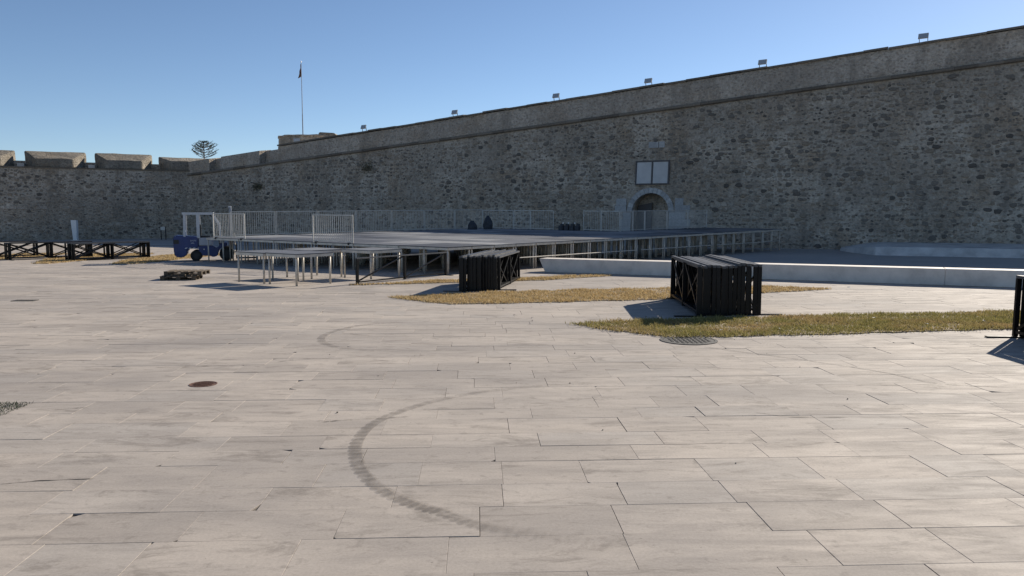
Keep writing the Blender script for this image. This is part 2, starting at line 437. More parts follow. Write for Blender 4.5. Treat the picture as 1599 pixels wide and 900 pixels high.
for side in (-1, 1):
    for j in range(7):
        z0 = -.1+j*.5; ww = rs.uniform(.8, 1.3) if j % 2 else rs.uniform(.55, .8)
        if side < 0 and j < 5: ww += .5
        a0 = GT+side*(RA+.02 if z0+.5 < ZS+.1 else RA+.42); a1 = a0+side*ww; m = MB()
        lo, hi = sorted((a0, a1)); z1 = z0+.485
        m.quadbox([W(lo, z0, .06, False), W(hi, z0, .06, False), W(hi, z0, -.2, False), W(lo, z0, -.2, False), W(lo, z1, .06, False), W(hi, z1, .06, False), W(hi, z1, -.2, False), W(lo, z1, -.2, False)])
        addw('ashlar_block', m, 'ashlar', gw)
def wbox(lo, hi, z0, z1, o0, o1): return [W(lo, z0, o1, False), W(hi, z0, o1, False), W(hi, z0, o0, False), W(lo, z0, o0, False), W(lo, z1, o1, False), W(hi, z1, o1, False), W(hi, z1, o0, False), W(lo, z1, o0, False)]
# twin marble plaques above the gate
m = MB(); pl0, pl1 = 21.55, 23.85
m.quadbox(wbox(pl0-.09, pl1+.09, 4.36, 4.45, -.2, .13)); m.quadbox(wbox(pl0-.09, pl1+.09, 6.0, 6.09, -.2, .13))
for q in (pl0-.09, 22.66, pl1): m.quadbox(wbox(q, q+.09, 4.452, 5.998, -.2, .12))
addw('plaque_frame', m, 'frame_dark')
for lo, hi in ((pl0+.02, 22.64), (22.77, pl1-.02)):
    addw('plaque', MB().quadbox(wbox(lo, hi, 4.46, 5.98, -.1, .09)), 'marble')
for lo, hi in ((22.35, 23.05), (21.9, 22.3)): addw('stone_inlay', MB().quadbox(wbox(lo, hi, 7.0, 7.42, -.15, .06)), 'ashlar')
# core of the rampart, parapet, cordon, coping
m = MB()
for t0, t1 in ((T0, 10), (10, 30), (30, 50), (50, T1)):
    P = [(WB+WD*t+WI*(d+BAT*(zcor(t)))+Vector((0, 0, z))) for z in (-.4, 1) for t, d in ((t0, 1.6), (t1, 1.6), (t1, 7), (t0, 7))]
    P[4].z = zcor(t0)-.3; P[5].z = zcor(t1)-.3; P[6].z = zcor(t1)-.3; P[7].z = zcor(t0)-.3
    m.quadbox(P)
addw('rampart_core', m, 'mortar')
def pbase(t, d, z): return WB+WD*t+WI*(BAT*zcor(t)+d)+Vector((0, 0, z))
def parapet_seg(m, t0, t1, drop=0., d0=.06, th=1.6):
    m.quadbox([pbase(t0, d0, zcor(t0)-.5), pbase(t1, d0, zcor(t1)-.5), pbase(t1, d0+th, zcor(t1)-.5), pbase(t0, d0+th, zcor(t0)-.5),
               pbase(t0, d0+.08, ztop(t0)-.08-drop), pbase(t1, d0+.08, ztop(t1)-.08-drop), pbase(t1, d0+th, ztop(t1)+.1-drop), pbase(t0, d0+th, ztop(t0)+.1-drop)])
m = MB()
q = T0
while q < 57.4:
    n_ = min(57.4, q+rs.uniform(6, 11)); parapet_seg(m, q, n_, rs.uniform(-.02, .03), .06+rs.uniform(-.012, .012)); q = n_
parapet_seg(m, 57.4, 59.6, .1, .9); parapet_seg(m, 59.6, 64.3, .12, .05); parapet_seg(m, 64.3, 65.8, .12, .85); parapet_seg(m, 65.8, T1+.6, .12, .05)
addw('parapet', m, 'parapet')
q = T0; 
while q < T1-.2:
    L = rs.uniform(.85, 1.5); e = min(q+L, T1); m = MB(); du = rs.uniform(-.015, .015)
    g_ = .006
    pr = [(-.13, -.14), (-.2, -.09), (-.21, .02), (-.15, .09), (.2, .12), (.2, -.14)]
    a = [pbase(q+g_, d+du, zcor(q)+z) for d, z in pr]; bb = [pbase(e-g_, d+du, zcor(e)+z) for d, z in pr]
    i = len(m.v); m.v += [tuple(x) for x in a+bb]
    for k in range(6): m.f.append((k, (k+1) % 6, 6+(k+1) % 6, 6+k))
    m.f += [(0, 1, 2, 3, 4, 5), (6, 7, 8, 9, 10, 11)]
    addw('cordon_stone', m, 'cordon'); q = e
q = T0
while q < 57.4:
    e = min(q+rs.uniform(1.3, 2.2), 57.4); m = MB(); dz = rs.uniform(-.035, .035); g_ = .006
    m.quadbox([pbase(q+g_, -.01, ztop(q)-.07+dz), pbase(e-g_, -.01, ztop(e)-.07+dz), pbase(e-g_, 1.75, ztop(e)+.115+dz), pbase(q+g_, 1.75, ztop(q)+.115+dz),
               pbase(q+g_, -.01, ztop(q)+.06+dz), pbase(e-g_, -.01, ztop(e)+.06+dz), pbase(e-g_, 1.75, ztop(e)+.24+dz), pbase(q+g_, 1.75, ztop(q)+.24+dz)])
    addw('coping_stone', m, 'cordon'); q = e
# rubble stones set in the mortar: irregular proud lumps
def stone_shape(rr, n=None):
    n = n or rr.choice([6, 7, 8, 9]); ring = []
    for k in range(n):
        a = 2*math.pi*(k+rr.uniform(-.28, .28))/n; r = rr.uniform(.82, 1.12)
        c_, s_ = math.cos(a), math.sin(a); e = .72
        ring.append((r*math.copysign(abs(c_)**e, c_)*.5, r*math.copysign(abs(s_)**e, s_)*.5))
    v = [(x, y, -.6) for x, y in ring]+[(x*.97, y*.97, .35) for x, y in ring]+[(x*.72+rr.uniform(-.03, .03), y*.72, 1.0+rr.uniform(-.25, .25)) for x, y in ring]
    f = []
    for k in range(n):
        j = (k+1) % n; f += [(k, j, n+j, n+k), (n+k, n+j, 2*n+j, 2*n+k)]
    f.append(tuple(range(2*n, 3*n))); return v, f
rr = random.Random(21)
SHAPES = [stone_shape(rr) for _ in range(16)]
def course_stones(t_lo, t_hi, z_lo, ztopf, dens, skip, seed):
    rr = random.Random(seed); L = []; z = z_lo
    while z < z_lo+14.5:
        hrow = rr.uniform(.22, .38); t = t_lo+rr.uniform(0, .5)
        while t < t_hi:
            big = rr.random() < .24+.28*noise.noise((t*.13, z*.3, 31))
            wd = rr.uniform(.26, .54) if big else rr.uniform(.09, .26)
            ht = min(hrow*.95, wd*rr.uniform(.5, .95)) if big else wd*rr.uniform(.5, .9)
            zc = z+hrow*.5+rr.gauss(0, .05)
            p = dens+.55*noise.noise((t*.09, z*.22, seed))+.35*noise.noise((t*.35, z*.6, seed+3))
            if zc+ht*.6 < ztopf(t) and rr.random() < p and not skip(t, zc): L.append((t, zc, wd, ht))
            t += wd*rr.uniform(1.1, 1.45)
        z += hrow
    return L
def skip(t, z):
    if abs(t-GT) < 3.1 and z < 3.6: return True
    if abs(t-GT) < 1.95 and z < 4.3: return True
    return 21.3 < t < 24.1 and (4.2 < z < 6.3 or 6.9 < z < 7.5)
stones = course_stones(T0, T1, .05, lambda t: zcor(t)-.25, .86, skip, 5)
def basis(t, z, dep, ang, o_=.0):
    ex = WD.copy(); ez = (WI*BAT+Vector((0, 0, 1))).normalized(); n_ = ex.cross(ez)
    if n_.dot(WI) > 0: n_ = -n_
    c_, s_ = math.cos(ang), math.sin(ang)
    return ex*c_+ez*s_, ez*c_-ex*s_, n_, W(t, z, o_)
def app(s):
    p = W(s[0], s[1]); return -s[2]*s[3]/(p.y*p.y) if -.2 < s[0] and abs(p.x) < p.y*.66 else 0
stones.sort(key=app)
SM = []
for v, f in SHAPES:
    me = bpy.data.meshes.new('stone'); me.from_pydata(v, [], f); SM.append(me)
rr = random.Random(4)
def stone_obj(t, z, wd, ht):
    ex, ez, n_, p = basis(t, z, 0, rr.gauss(0, .12)); dep = rr.uniform(.03, .075)
    k = rr.randrange(16)
    o = put('stone', SM[k], 'rubble', fort)
    o.matrix_local = Matrix(((ex.x*wd, ez.x*ht, n_.x*dep, p.x-WB.x), (ex.y*wd, ez.y*ht, n_.y*dep, p.y-WB.y), (ex.z*wd, ez.z*ht, n_.z*dep, p.z), (0, 0, 0, 1)))
for s in stones[:298]: stone_obj(*s)
m = MB()
for s in stones[298:]:
    ex, ez, n_, p = basis(s[0], s[1], 0, rr.gauss(0, .12)); dep = rr.uniform(.02, .06); v, f = SHAPES[rr.randrange(16)]
    i = len(m.v); m.v += [tuple(p+ex*(x*s[2])+ez*(y*s[3])+n_*(z*dep)-WB) for x, y, z in v]; m.f += [tuple(q+i for q in ff) for ff in f]
me = bpy.data.meshes.new('rubble_stones'); me.from_pydata(m.v, [], m.f)
o = put('rubble_stones', me, 'rubble', fort); o['kind'] = 'stuff'
print('stones', len(stones), 'slabs', len(slabs))

# ------------------------------------------------------------------ second wall with merlons (left)
CN = WB+WD*T1
LD = Vector((-.894, -.447, 0)).normalized(); LI = Vector((-.447, .894, 0)).normalized()
lw = empty('battlement_wall', (CN.x, CN.y, 0), 0, 'dark rubble wall with big splayed merlons across the left background', 'wall')
ZL = 6.5
def V(t, z, out=0): return CN+LD*t+LI*(.07*z-out-noise.noise((t*.25, z*.3, 9))*.08)+Vector((0, 0, z))
m = MB(); t = -1.0
while t < 34:
    for z0, z1 in zip([-.4, 1, 2, 3, 4, 5, 5.8], [1, 2, 3, 4, 5, 5.8, ZL]): m.quad(V(t, z0), V(t+1, z0), V(t+1, z1), V(t, z1))
    t += 1
addw('wall_face', m, 'mortar', lw)
m = MB(); m.quadbox([V(-2, -.4, -2.2), V(34, -.4, -2.2), V(34, -.4, -7), V(-2, -.4, -7), V(-2, 6.4, -2), V(34, 6.4, -2), V(34, 6.4, -7), V(-2, 6.4, -7)])
addw('rampart_core', m, 'mortar', lw)
m = MB(); m.quadbox([V(-1, ZL-.12, .07), V(34, ZL-.12, .07), V(34, ZL-.12, -3), V(-1, ZL-.12, -3), V(-1, ZL, .1), V(34, ZL, .1), V(34, ZL+.05, -3), V(-1, ZL+.05, -3)])
addw('string_course', m, 'cordon', lw)
def X(t, d, z): return CN+LD*t+LI*(.07*ZL+d)+Vector((0, 0, z))
def merlon(tc, fw, bw, zf=7.42, zb=8.02, fs=0):
    m = MB(); f, b_ = fw/2, bw/2
    m.quadbox([X(tc-f+fs, .05, ZL-.02), X(tc+f+fs, .05, ZL-.02), X(tc+b_, 2.3, ZL-.02), X(tc-b_, 2.3, ZL-.02), X(tc-f+fs, .12, zf), X(tc+f+fs, .12, zf), X(tc+b_, 2.3, zb), X(tc-b_, 2.3, zb)])
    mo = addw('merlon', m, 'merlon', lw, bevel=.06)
    bm = bmesh.new(); bm.from_mesh(mo.data); bmesh.ops.subdivide_edges(bm, edges=[e_ for e_ in bm.edges if e_.calc_length() > .5], cuts=5, use_grid_fill=True)
    for v_ in bm.verts: v_.co += noise.noise_vector(v_.co*1.3+Vector((tc, 0, 0)))*.05+noise.noise_vector(v_.co*4)*.025
    bm.to_mesh(mo.data); bm.free()
for tc in (5.0, 10.65, 16.3, 21.95, 27.6): merlon(tc, 3.0, 4.95, 7.25, 8.05)
merlon(-.6, 3.6, 5.2, 7.35, 7.85, -.2)
for tc in (2.1, 7.8, 13.45, 19.1, 24.8):
    m = MB(); m.quadbox([X(tc-.7, 2.0, ZL-.05), X(tc+.7, 2.0, ZL-.05), X(tc+.7, 2.25, ZL-.05), X(tc-.7, 2.25, ZL-.05), X(tc-.7, 2.0, 7.12), X(tc+.7, 2.0, 7.12), X(tc+.7, 2.25, 7.12), X(tc-.7, 2.25, 7.12)])
    addw('embrasure_sill', m, 'parapet', lw)
    if 5 < tc < 16:
        m = MB(); c_ = X(tc-.05, 1.7, 6.72); m.box(tuple(c_), (.55, .3, .3), math.atan2(LD.y, LD.x)); addw('pale_block', m, 'white_conc', lw)
Ls = course_stones(0, 33, .05, lambda t: ZL-.25, .82, lambda t, z: False, 8)
m = MB(); rr = random.Random(9)
ex, ez = LD, Vector((0, 0, 1)); n_ = -LI
for t, z, wd, ht in Ls:
    v, f = SHAPES[rr.randrange(16)]; p = V(t, z)-Vector((CN.x, CN.y, 0)); i = len(m.v); dep = rr.uniform(.02, .045)
    m.v += [tuple(p+ex*(x*wd)+ez*(y*ht)+n_*(q*dep)) for x, y, q in v]; m.f += [tuple(q+i for q in ff) for ff in f]
me = bpy.data.meshes.new('rubble_stones'); me.from_pydata(m.v, [], m.f); o = put('rubble_stones', me, 'rubble', lw); o['kind'] = 'stuff'
for t0, t1 in ((.8, 4.2), (9.5, 16), (17.5, 20)):           # one pale course of blocks
    t = t0
    while t < t1:
        L = rr.uniform(.5, .95); m = MB(); z0 = 2.72; z1 = 3.02
        m.quadbox([V(t, z0, .05), V(t+L-.03, z0, .05), V(t+L-.03, z0, -.2), V(t, z0, -.2), V(t, z1, .05), V(t+L-.03, z1, .05), V(t+L-.03, z1, -.2), V(t, z1, -.2)])
        addw('pale_course_block', m, 'parapet', lw); t += L+(rr.uniform(.3, 1.2) if rr.random() < .4 else 0)

# ------------------------------------------------------------------ tower, flagpole, tree behind the walls
tw = empty('round_tower', (-20.3, 79, 0), 0, 'low round stone tower rising behind the parapet below the flagpole', 'tower')
m = MB(); n = 40; prof = [(3.15, 0), (3.1, 8), (3.05, 9.75), (3.12, 9.8), (3.12, 9.95), (2.5, 10.0)]
for r_, z in prof:
    for k in range(n):
        a = 2*math.pi*k/n; q = r_+(noise.noise((k*.7, z, 0))*.06 if z < 9.7 else 0); m.v.append((q*math.cos(a), q*math.sin(a), z+(noise.noise((k*.9, 3, 1))*.12 if z > 9.7 else 0)))
for j in range(len(prof)-1):
    for k in range(n): m.f.append((j*n+k, j*n+(k+1) % n, (j+1)*n+(k+1) % n, (j+1)*n+k))
m.f.append(tuple((len(prof)-1)*n+k for k in range(n)))
m.build('drum', 'mortar', tw)
MB().quadbox([(1.3, -2.6, 9.6), (3.9, -2.2, 9.0), (3.9, 0, 9.0), (1.3, 0, 9.6), (1.5, -2.4, 10.25), (2.9, -2.1, 10.2), (2.9, 0, 10.2), (1.5, 0, 10.25)]).build('upper_block', 'merlon', tw, bevel=.05)
m = MB().box((0, 0, .15), (.62, .06, .3)).box((-.2, .15, .0), (.05, .3, .05)).box((.2, .15, 0), (.05, .3, .05))
o = m.build('floodlight', 'lamp_glass'); o.location = (-20.75, 75.75, 9.25); tag(o, 'small floodlight fixed to the round tower', 'floodlight')
fp = empty('flagpole', (-20.75, 78.0, 9.9), 0, 'tall thin flagpole with a furled flag, standing on the round tower', 'flagpole')
MB().tube((0, 0, 0), (0, 0, 2.2), .055, 8, .05).tube((0, 0, 2.2), (0, 0, 7.25), .042, 8, .026).build('pole', 'mast', fp)
MB().tube((0, 0, 7.25), (0, 0, 7.4), .06, 8, .02).build('finial', 'alu', fp)
m = MB()
for i in range(9):
    z = 7.1-i*.16; wd = .03+.03*i+(.04 if i > 5 else 0)
    m.v += [(-.03, 0, z+.05), (-.03-wd, .1*math.sin(i*1.3), z-.12), (-.03-wd*.6, -.12*math.sin(i*1.1+1), z-.05)]
for i in range(8):
    a = i*3
    for j in range(3): m.f.append((a+j, a+(j+1) % 3, a+3+(j+1) % 3, a+3+j))
m.build('flag', 'flag', fp)
tr = empty('araucaria_tree', (-43.2, 110, 0), 0, 'distant conifer with tiered upswept branches, its crown above the left parapet', 'tree')
MB().tube((0, 0, 0), (0, 0, 12.4), .2, 8, .06).build('trunk', 'bark', tr)
nd = []; nf = []; rr = random.Random(2)
for tier in range(7):
    z = 10.2+tier*.34; rad = [1.9, 2.0, 1.9, 1.75, 1.4, 1.0, .5][tier]
    for k in range(9 if tier < 5 else 6):
        if tier < 3 and rr.random() < .25: continue
        a = 2*math.pi*(k+rr.uniform(-.3, .3))/9; L = rad*rr.uniform(.7, 1.1); pv = Vector((0, 0, z)); m = MB()
        for s_ in range(5):
            u = (s_+1)/5; p = Vector((math.cos(a)*L*u, math.sin(a)*L*u, z+.75*u*u*L/1.9+.05)); m.tube(pv, p, .035, 4)
            if s_ > (1 if tier < 4 else 0):
                for _ in range(10):
                    c_ = p+Vector((rr.gauss(0, .11), rr.gauss(0, .11), rr.gauss(.03, .06))); d = Vector((rr.gauss(0, 1), rr.gauss(0, 1), rr.gauss(.3, .6))).normalized()*.13; e = Vector((rr.gauss(0, 1), rr.gauss(0, 1), rr.gauss(0, 1))).normalized()*.045
                    i = len(nd); nd += [tuple(c_-e), tuple(c_+e), tuple(c_+d)]; nf.append((i, i+1, i+2))
            pv = p
        m.build('limb', 'bark', tr)
me = bpy.data.meshes.new('crown'); me.from_pydata(nd, [], nf); put('crown', me, 'needles', tr)

# shrubs rooted in the masonry
def shrub(t, z, s, label):
    p = W(t, z, .05); e = empty('wall_shrub', tuple(p), 0, label, 'shrub', 'shrubs rooted in the fortress wall'); v = []; f = []; rr = random.Random(int(t*10))
    for _ in range(170):
        c_ = WD*rr.gauss(0, s*.75)-WI*abs(rr.gauss(0, s*.28))+Vector((0, 0, rr.gauss(-.1, s*.42))); d = Vector((rr.gauss(0, 1), rr.gauss(0, 1), rr.gauss(0, 1))).normalized()*.14; q = Vector((rr.gauss(0, 1), rr.gauss(0, 1), rr.gauss(0, 1))).normalized()*.06
        i = len(v); v += [tuple(c_-q), tuple(c_+q), tuple(c_+d)]; f.append((i, i+1, i+2))
    me = bpy.data.meshes.new('foliage'); me.from_pydata(v, [], f); put('foliage', me, 'shrub', e)
    m = MB()
    for k in range(6): m.tube((0, 0, 0), tuple(WD*rr.gauss(0, s*.4)-WI*.2+Vector((0, 0, rr.gauss(-.1, s*.3)))), .015, 5)
    m.build('stem', 'bark', e)
shrub(47.4, 6.3, .55, 'dark shrub hanging from the fortress wall under the leftmost parapet floodlight')
shrub(59.5, 4.9, .4, 'dark shrub on the fortress wall below the dark parapet recess')

# ------------------------------------------------------------------ floodlights on the parapet
fl = empty('floodlight', (0, 0, 0))
MB().bar((-.29, 0, .33), (.29, 0, .33), .09, .34, (0, .35, 1)).build('housing', 'alu2', fl, bevel=.01)
MB().bar((-.25, -.052, .33), (.25, -.052, .33), .012, .27, (0, .35, 1)).build('glass', 'lamp_glass', fl)
for sx in (-.24, .24): MB().bar((sx, .05, .34), (sx, .12, -.05), .035, .035).build('bracket', 'dark_metal', fl)
ords = ['leftmost parapet floodlight, beside the round tower', 'parapet floodlight, second from the round tower', 'parapet floodlight, third from the round tower', 'parapet floodlight nearest above the gateway plaques', 'parapet floodlight right of the gateway', 'rightmost and largest parapet floodlight']
def t_at(x):
    best = min((abs((lambda p: 799.5+1210*p.x/(p.y*.9956-(p.z-2.2)*.0938))(pbase(t/20, .4, ztop(t/20)))-x), t/20) for t in range(-200, 1360)); return best[1]
for i, px in enumerate((568, 710, 868, 1012, 1190, 1442)):
    o = fl if i == 0 else copy_tree(fl); t = t_at(px); o.location = pbase(t, .35, ztop(t)+.13); o.rotation_euler = (0, 0, R(-25)+math.atan2(-WD.y, -WD.x)*.5)
    tag(o, ords[i], 'floodlight', 'floodlights along the parapet')

# ------------------------------------------------------------------ concrete bench wall and apron
bd = Vector((14.25, -6.6, 0)).normalized(); bn = Vector((-bd.y, bd.x, 0))
B0 = Vector((1.25, 29.95, 0))
bw = empty('concrete_bench', tuple(B0), 0, 'long low white concrete bench wall running towards the right edge', 'bench')
q = 0; k = 0
while q < 22:
    L = [6.2, 7.4, 5.1, 6][k]; e = q+L-.005; m = MB(); l0 = -.22 if k == 0 else 0
    a, b_ = bd*q, bd*e; up = Vector((0, 0, .52))
    m.quadbox([a+bn*.06, b_+bn*.06, b_+bn*.75, a+bn*.75, a+bd*l0+up, b_+up, b_+up+bn*.8, a+bd*l0+up+bn*.8])
    m.build('bench_segment', 'white_conc', bw, bevel=.012); q += L; k += 1
m = MB(); n = 26
def ap(s, d, z): return WB+WD*s+WI*d+Vector((0, 0, z))
for k in range(n):
    s0, s1 = -16+k*1.0, -15+k*1.0
    ww = [min(1, (10.5-s)/2.2) for s in (s0, s1)]
    if ww[1] <= 0: break
    zf = [.42*x+noise.noise((s0+x, 0, 3))*.02 for x in ww]
    D = [-6.5*max(.2, x) for x in ww]
    m.quad(ap(s0, 1.2, .5*ww[0]), ap(s1, 1.2, .5*ww[1]), ap(s1, D[1], zf[1]), ap(s0, D[0], zf[0]))
    m.quad(ap(s0, D[0], zf[0]), ap(s1, D[1], zf[1]), ap(s1, D[1]-.5, -.05), ap(s0, D[0]-.5, -.05))
o = m.build('apron', 'apron'); tag(o, 'pale raised concrete apron at the foot of the fortress wall, behind the bench', 'apron', kind='structure')

# ------------------------------------------------------------------ stage
ORD = ['first', 'second', 'third', 'fourth', 'fifth', 'sixth', 'seventh', 'eighth', 'ninth', 'tenth', 'eleventh', 'twelfth', 'thirteenth', 'fourteenth', 'fifteenth', 'sixteenth']
U = Vector((.688, .725, 0)).normalized(); Vv = Vector((-.829, .559, 0)).normalized(); N0 = Vector((-2.35, 28.5, 0))
def SD(tu, tv): return 1.02+.01095*tu+.0093*tv
MU, MV = 1.22, 2.44
def S(tu, tv, dz=0): return N0+U*tu+Vv*tv+Vector((0, 0, SD(tu, tv)+dz))
def rel(tu, tv, z): return U*tu+Vv*tv+Vector((0, 0, .01095*tu+.0093*tv+z))
def deck_meshes(mu, mv):
    a = .006
    d = MB().quadbox([rel(a, a, -.03), rel(mu-a, a, -.03), rel(mu-a, mv-a, -.03), rel(a, mv-a, -.03), rel(a, a, 0), rel(mu-a, a, 0), rel(mu-a, mv-a, 0), rel(a, mv-a, 0)]).mesh('deck_panel')
    f = MB()
    for p, q in (((.03, .03), (mu-.03, .03)), ((mu-.03, .03), (mu-.03, mv-.03)), ((mu-.03, mv-.03), (.03, mv-.03)), ((.03, mv-.03), (.03, .03)), ((mu/2, .03), (mu/2, mv-.03))):
        f.bar(rel(*p, -.075), rel(*q, -.075), .045, .085)
    return d, f.mesh('frame')
DK, FRM = deck_meshes(MU, MV); DK2, FRM2 = deck_meshes(1.36, 1.45)
LG = MB().tube((0, 0, 0), (0, 0, 1), .034, 8).mesh('leg', smooth=True)
CL = MB().box((0, 0, 0), (.075, .075, .09)).mesh('clamp')
def module(tu, tv, label, group, dk=None, fr=None, mu=MU, mv=MV, base=None, dz=None):
    z = SD(tu, tv) if dz is None else dz
    org = (N0+U*tu+Vv*tv) if base is None else base
    e = empty('stage_platform', (org.x, org.y, 0), 0, label, 'stage platform', group)
    put('deck_panel', dk or DK, 'deck', e, (0, 0, z)); put('frame', fr or FRM, 'alu', e, (0, 0, z))
    for a, b_ in ((.07, .09), (mu-.07, .09), (mu-.07, mv-.09), (.07, mv-.09)) + (((.07, mv/2), (mu-.07, mv/2)) if mv > 2 else ()):
        p = U*a+Vv*b_; h_ = z+.01095*a+.0093*b_-.05
        o = put('leg', LG, 'alu', e, (p.x, p.y, 0)); o.scale = (1, 1, h_)
    return e
for i in range(15):
    for j in range(6):
        lab = 'main stage platform, %s row back from the front edge, %s from the right edge' % (ORD[i], ORD[j]); grp = 'platforms of the main stage'
        module(i*MU, j*MV, lab, grp)
for i in range(8):
    for j in range(2): module((15+i)*MU, j*MV, 'walkway platform towards the gateway, %s from the stage, %s side' % (ORD[i], ['right', 'left'][j]), 'platforms of the walkway to the gate')
e = module(0, 0, 'low separate stage platform in front of the stage, leftmost of three', None, DK2, FRM2, 1.36, 1.45, Vector((-7.94, 24.72, 0)), 1.0)
e = module(0, 0, 'low separate stage platform in front of the stage, with the nearest corner leg', None, DK2, FRM2, 1.36, 1.45, Vector((-6.66, 23.86, 0)), 1.0)
e = module(0, 0, 'low separate stage platform behind the black lattice frame', None, DK2, FRM2, 1.36, 1.45, Vector((-4.82, 26.45, 0)), 1.0)
# more loose platforms just behind them, level with the stage
e = module(0, 0, 'low separate stage platform tucked between the front platforms and the stage', None, DK2, FRM2, 1.36, 1.45, Vector((-6.9, 26.6, 0)), .99)
for k, (t0, t1, hh) in enumerate(((2.6, 12, .48), (12.4, 19.4, .52), (19.8, 27.6, .55))):
    p, q = S(t0, -.06), S(t1, -.06); p.z = hh; q.z = hh+.04
    o = MB().tube(p, q, .022, 8).build('brace_tube', 'alu')
    tag(o, ['steel brace tube along the right edge of the stage, behind the smaller black stack', 'steel brace tube along the right edge of the stage, above the bench end', 'steel brace tube along the walkway legs in front of the gateway'][k], 'brace tube', 'brace tubes along the stage legs')
# railings
BAL = MB().tube((0, 0, .06), (0, 0, 1.06), .0095, 6).mesh('baluster')
def railing(p, q, label, group, H=1.1, nb=None):
    p, q = Vector(p), Vector(q); L = (q-p).length; d = (q-p)/L; e = empty('railing_panel', tuple(p), 0, label, 'railing', group)
    d_ = q-p
    nb = nb or int(L/.115)
    for f_ in (.012, 1-.012):
        c_ = d_*f_; MB().bar(c_+Vector((0, 0, 0)), c_+Vector((0, 0, H)), .04, .04).build('post', 'alu2', e)
    MB().bar(d_*.012+Vector((0, 0, H)), d_*.988+Vector((0, 0, H)), .042, .042).build('top_rail', 'alu2', e)
    MB().bar(d_*.012+Vector((0, 0, .06)), d_*.988+Vector((0, 0, .06)), .035, .035).build('bottom_rail', 'alu2', e)
    for k in range(1, nb):
        c_ = d_*(k/nb); o = put('baluster', BAL, 'alu2', e, tuple(c_)); o.scale = (1, 1, (H-.02)/1.06)
    for f_ in (.1, .9):
        MB().box(tuple(d_*f_+Vector((0, 0, -.03))), (.14, .1, .1)).build('bracket', 'dark_metal', e)
    return e
railing(S(.04, 11.75), S(.04, 14.1), 'steel railing panel on the front stage edge beside the forklift', None, 1.12)
railing(S(.04, 4.9), S(.04, 7.3), 'lone steel railing panel midway along the front stage edge', None, 1.12)
for k in range(7): railing(S(1.22+k*2.44, 14.6), S(1.22+(k+1)*2.44-.02, 14.6), '%s steel railing panel from the front along the left stage side' % ORD[k], 'railing panels along the left stage side', 1.18)
railing(S(18.26, 14.6), S(18.26, 12.2), 'steel railing panel at the rear corner of the stage', None, 1.15)
railing(S(18.26, 12.18), S(18.26, 10.98), 'steel railing panel on the rear stage edge, second from its open gap', None, 1.15)
railing(S(18.26, 10.96), S(18.26, 9.3), 'steel railing panel on the rear stage edge, ending at the open gap', None, 1.15)
railing(S(18.26, 7.25), S(18.26, 6.1), 'steel railing panel on the right of the gap in the rear stage edge', None, 1.15)
railing(S(18.26, 6.08), S(18.26, 4.9), 'steel railing panel at the corner of the walkway, left of the gateway', None, 1.15)
for k in range(2): railing(S(18.3+k*1.22, 4.86), S(18.3+(k+1)*1.22-.02, 4.86), 'short railing panel on the walkway in front of the gateway, ' + ['left one of the pair', 'right one of the pair'][k], None, 1.15)
for k in range(3): railing(S(20.74+k*2.44, 4.86), S(20.74+(k+1)*2.44-.02, 4.86), '%s long railing panel on the walkway beyond the gateway' % ORD[k], 'railing panels on the walkway', 1.15)
# dark covered bundles on the deck
def bundle(tu, tv, w_, h_, peak, label):
    p = S(tu, tv); m = MB(); n = 12; rr = random.Random(int(tu*10+tv))
    for j, (r_, z) in enumerate(((1, 0), (1.02, .3), (.92, .55), (.6, .8), (peak, 1))):
        for k in range(n):
            a = 2*math.pi*k/n; q = r_*(1+rr.uniform(-.12, .12)); m.v.append((math.cos(a)*q*w_/2, math.sin(a)*q*w_/2*.7, z*h_))
    for j in range(4):
        for k in range(n): m.f.append((j*n+k, j*n+(k+1) % n, (j+1)*n+(k+1) % n, (j+1)*n+k))
    m.f.append(tuple(4*n+k for k in range(n)))
    o = m.build('covered_bundle', 'tarp'); o.location = p; tag(o, label, 'bundle')
bundle(15.8, 13.2, .55, .55, .3, 'low dark covered bundle behind the rear stage railing')
bundle(16.8, 12.9, .6, .85, .12, 'taller pointed dark covered bundle behind the rear stage railing')
e = empty('chair_stack', tuple(S(18.0, 8.0)), R(-25), 'dark stacked items with small pale tips in the gap between the rear railings', 'stacked items')
for k in range(4):
    MB().box((-.52+k*.34, 0, .15), (.28, .3, .3)).box((-.52+k*.34, .1, .34), (.22, .06, .12)).build('dark_case', 'tarp', e, bevel=.02)
for x in (-.45, -.1, .3): MB().box((x, .1, .43), (.07, .05, .07)).build('pale_tip', 'white', e)

# ------------------------------------------------------------------ black steel frames
FL, FH = 3.7, 1.02
FM = {}
def frame_meshes():
    FM['top_rail'] = MB().bar((0, 0, FH), (FL, 0, FH), .074, .05).mesh('top_rail')
    FM['bottom_rail'] = MB().bar((.03, 0, .1), (FL-.03, 0, .1), .05, .05).mesh('bottom_rail')
    FM['post'] = MB().box((0, 0, FH/2), (.055, .082, FH-.052)).mesh('post')
    FM['diagonal'] = MB().bar((.04, 0, .13), (FL/2-.04, 0, FH-.03), .03, .05).mesh('diagonal')
    FM['foot'] = MB().box((0, 0, .012), (.1, .62, .02)).mesh('foot')
    FM['foot_pad'] = MB().box((0, 0, .012), (.09, .07, .02)).mesh('foot_pad')
frame_meshes()
ORD = ['first', 'second', 'third', 'fourth', 'fifth', 'sixth', 'seventh', 'eighth', 'ninth', 'tenth', 'eleventh', 'twelfth', 'thirteenth', 'fourteenth', 'fifteenth', 'sixteenth']
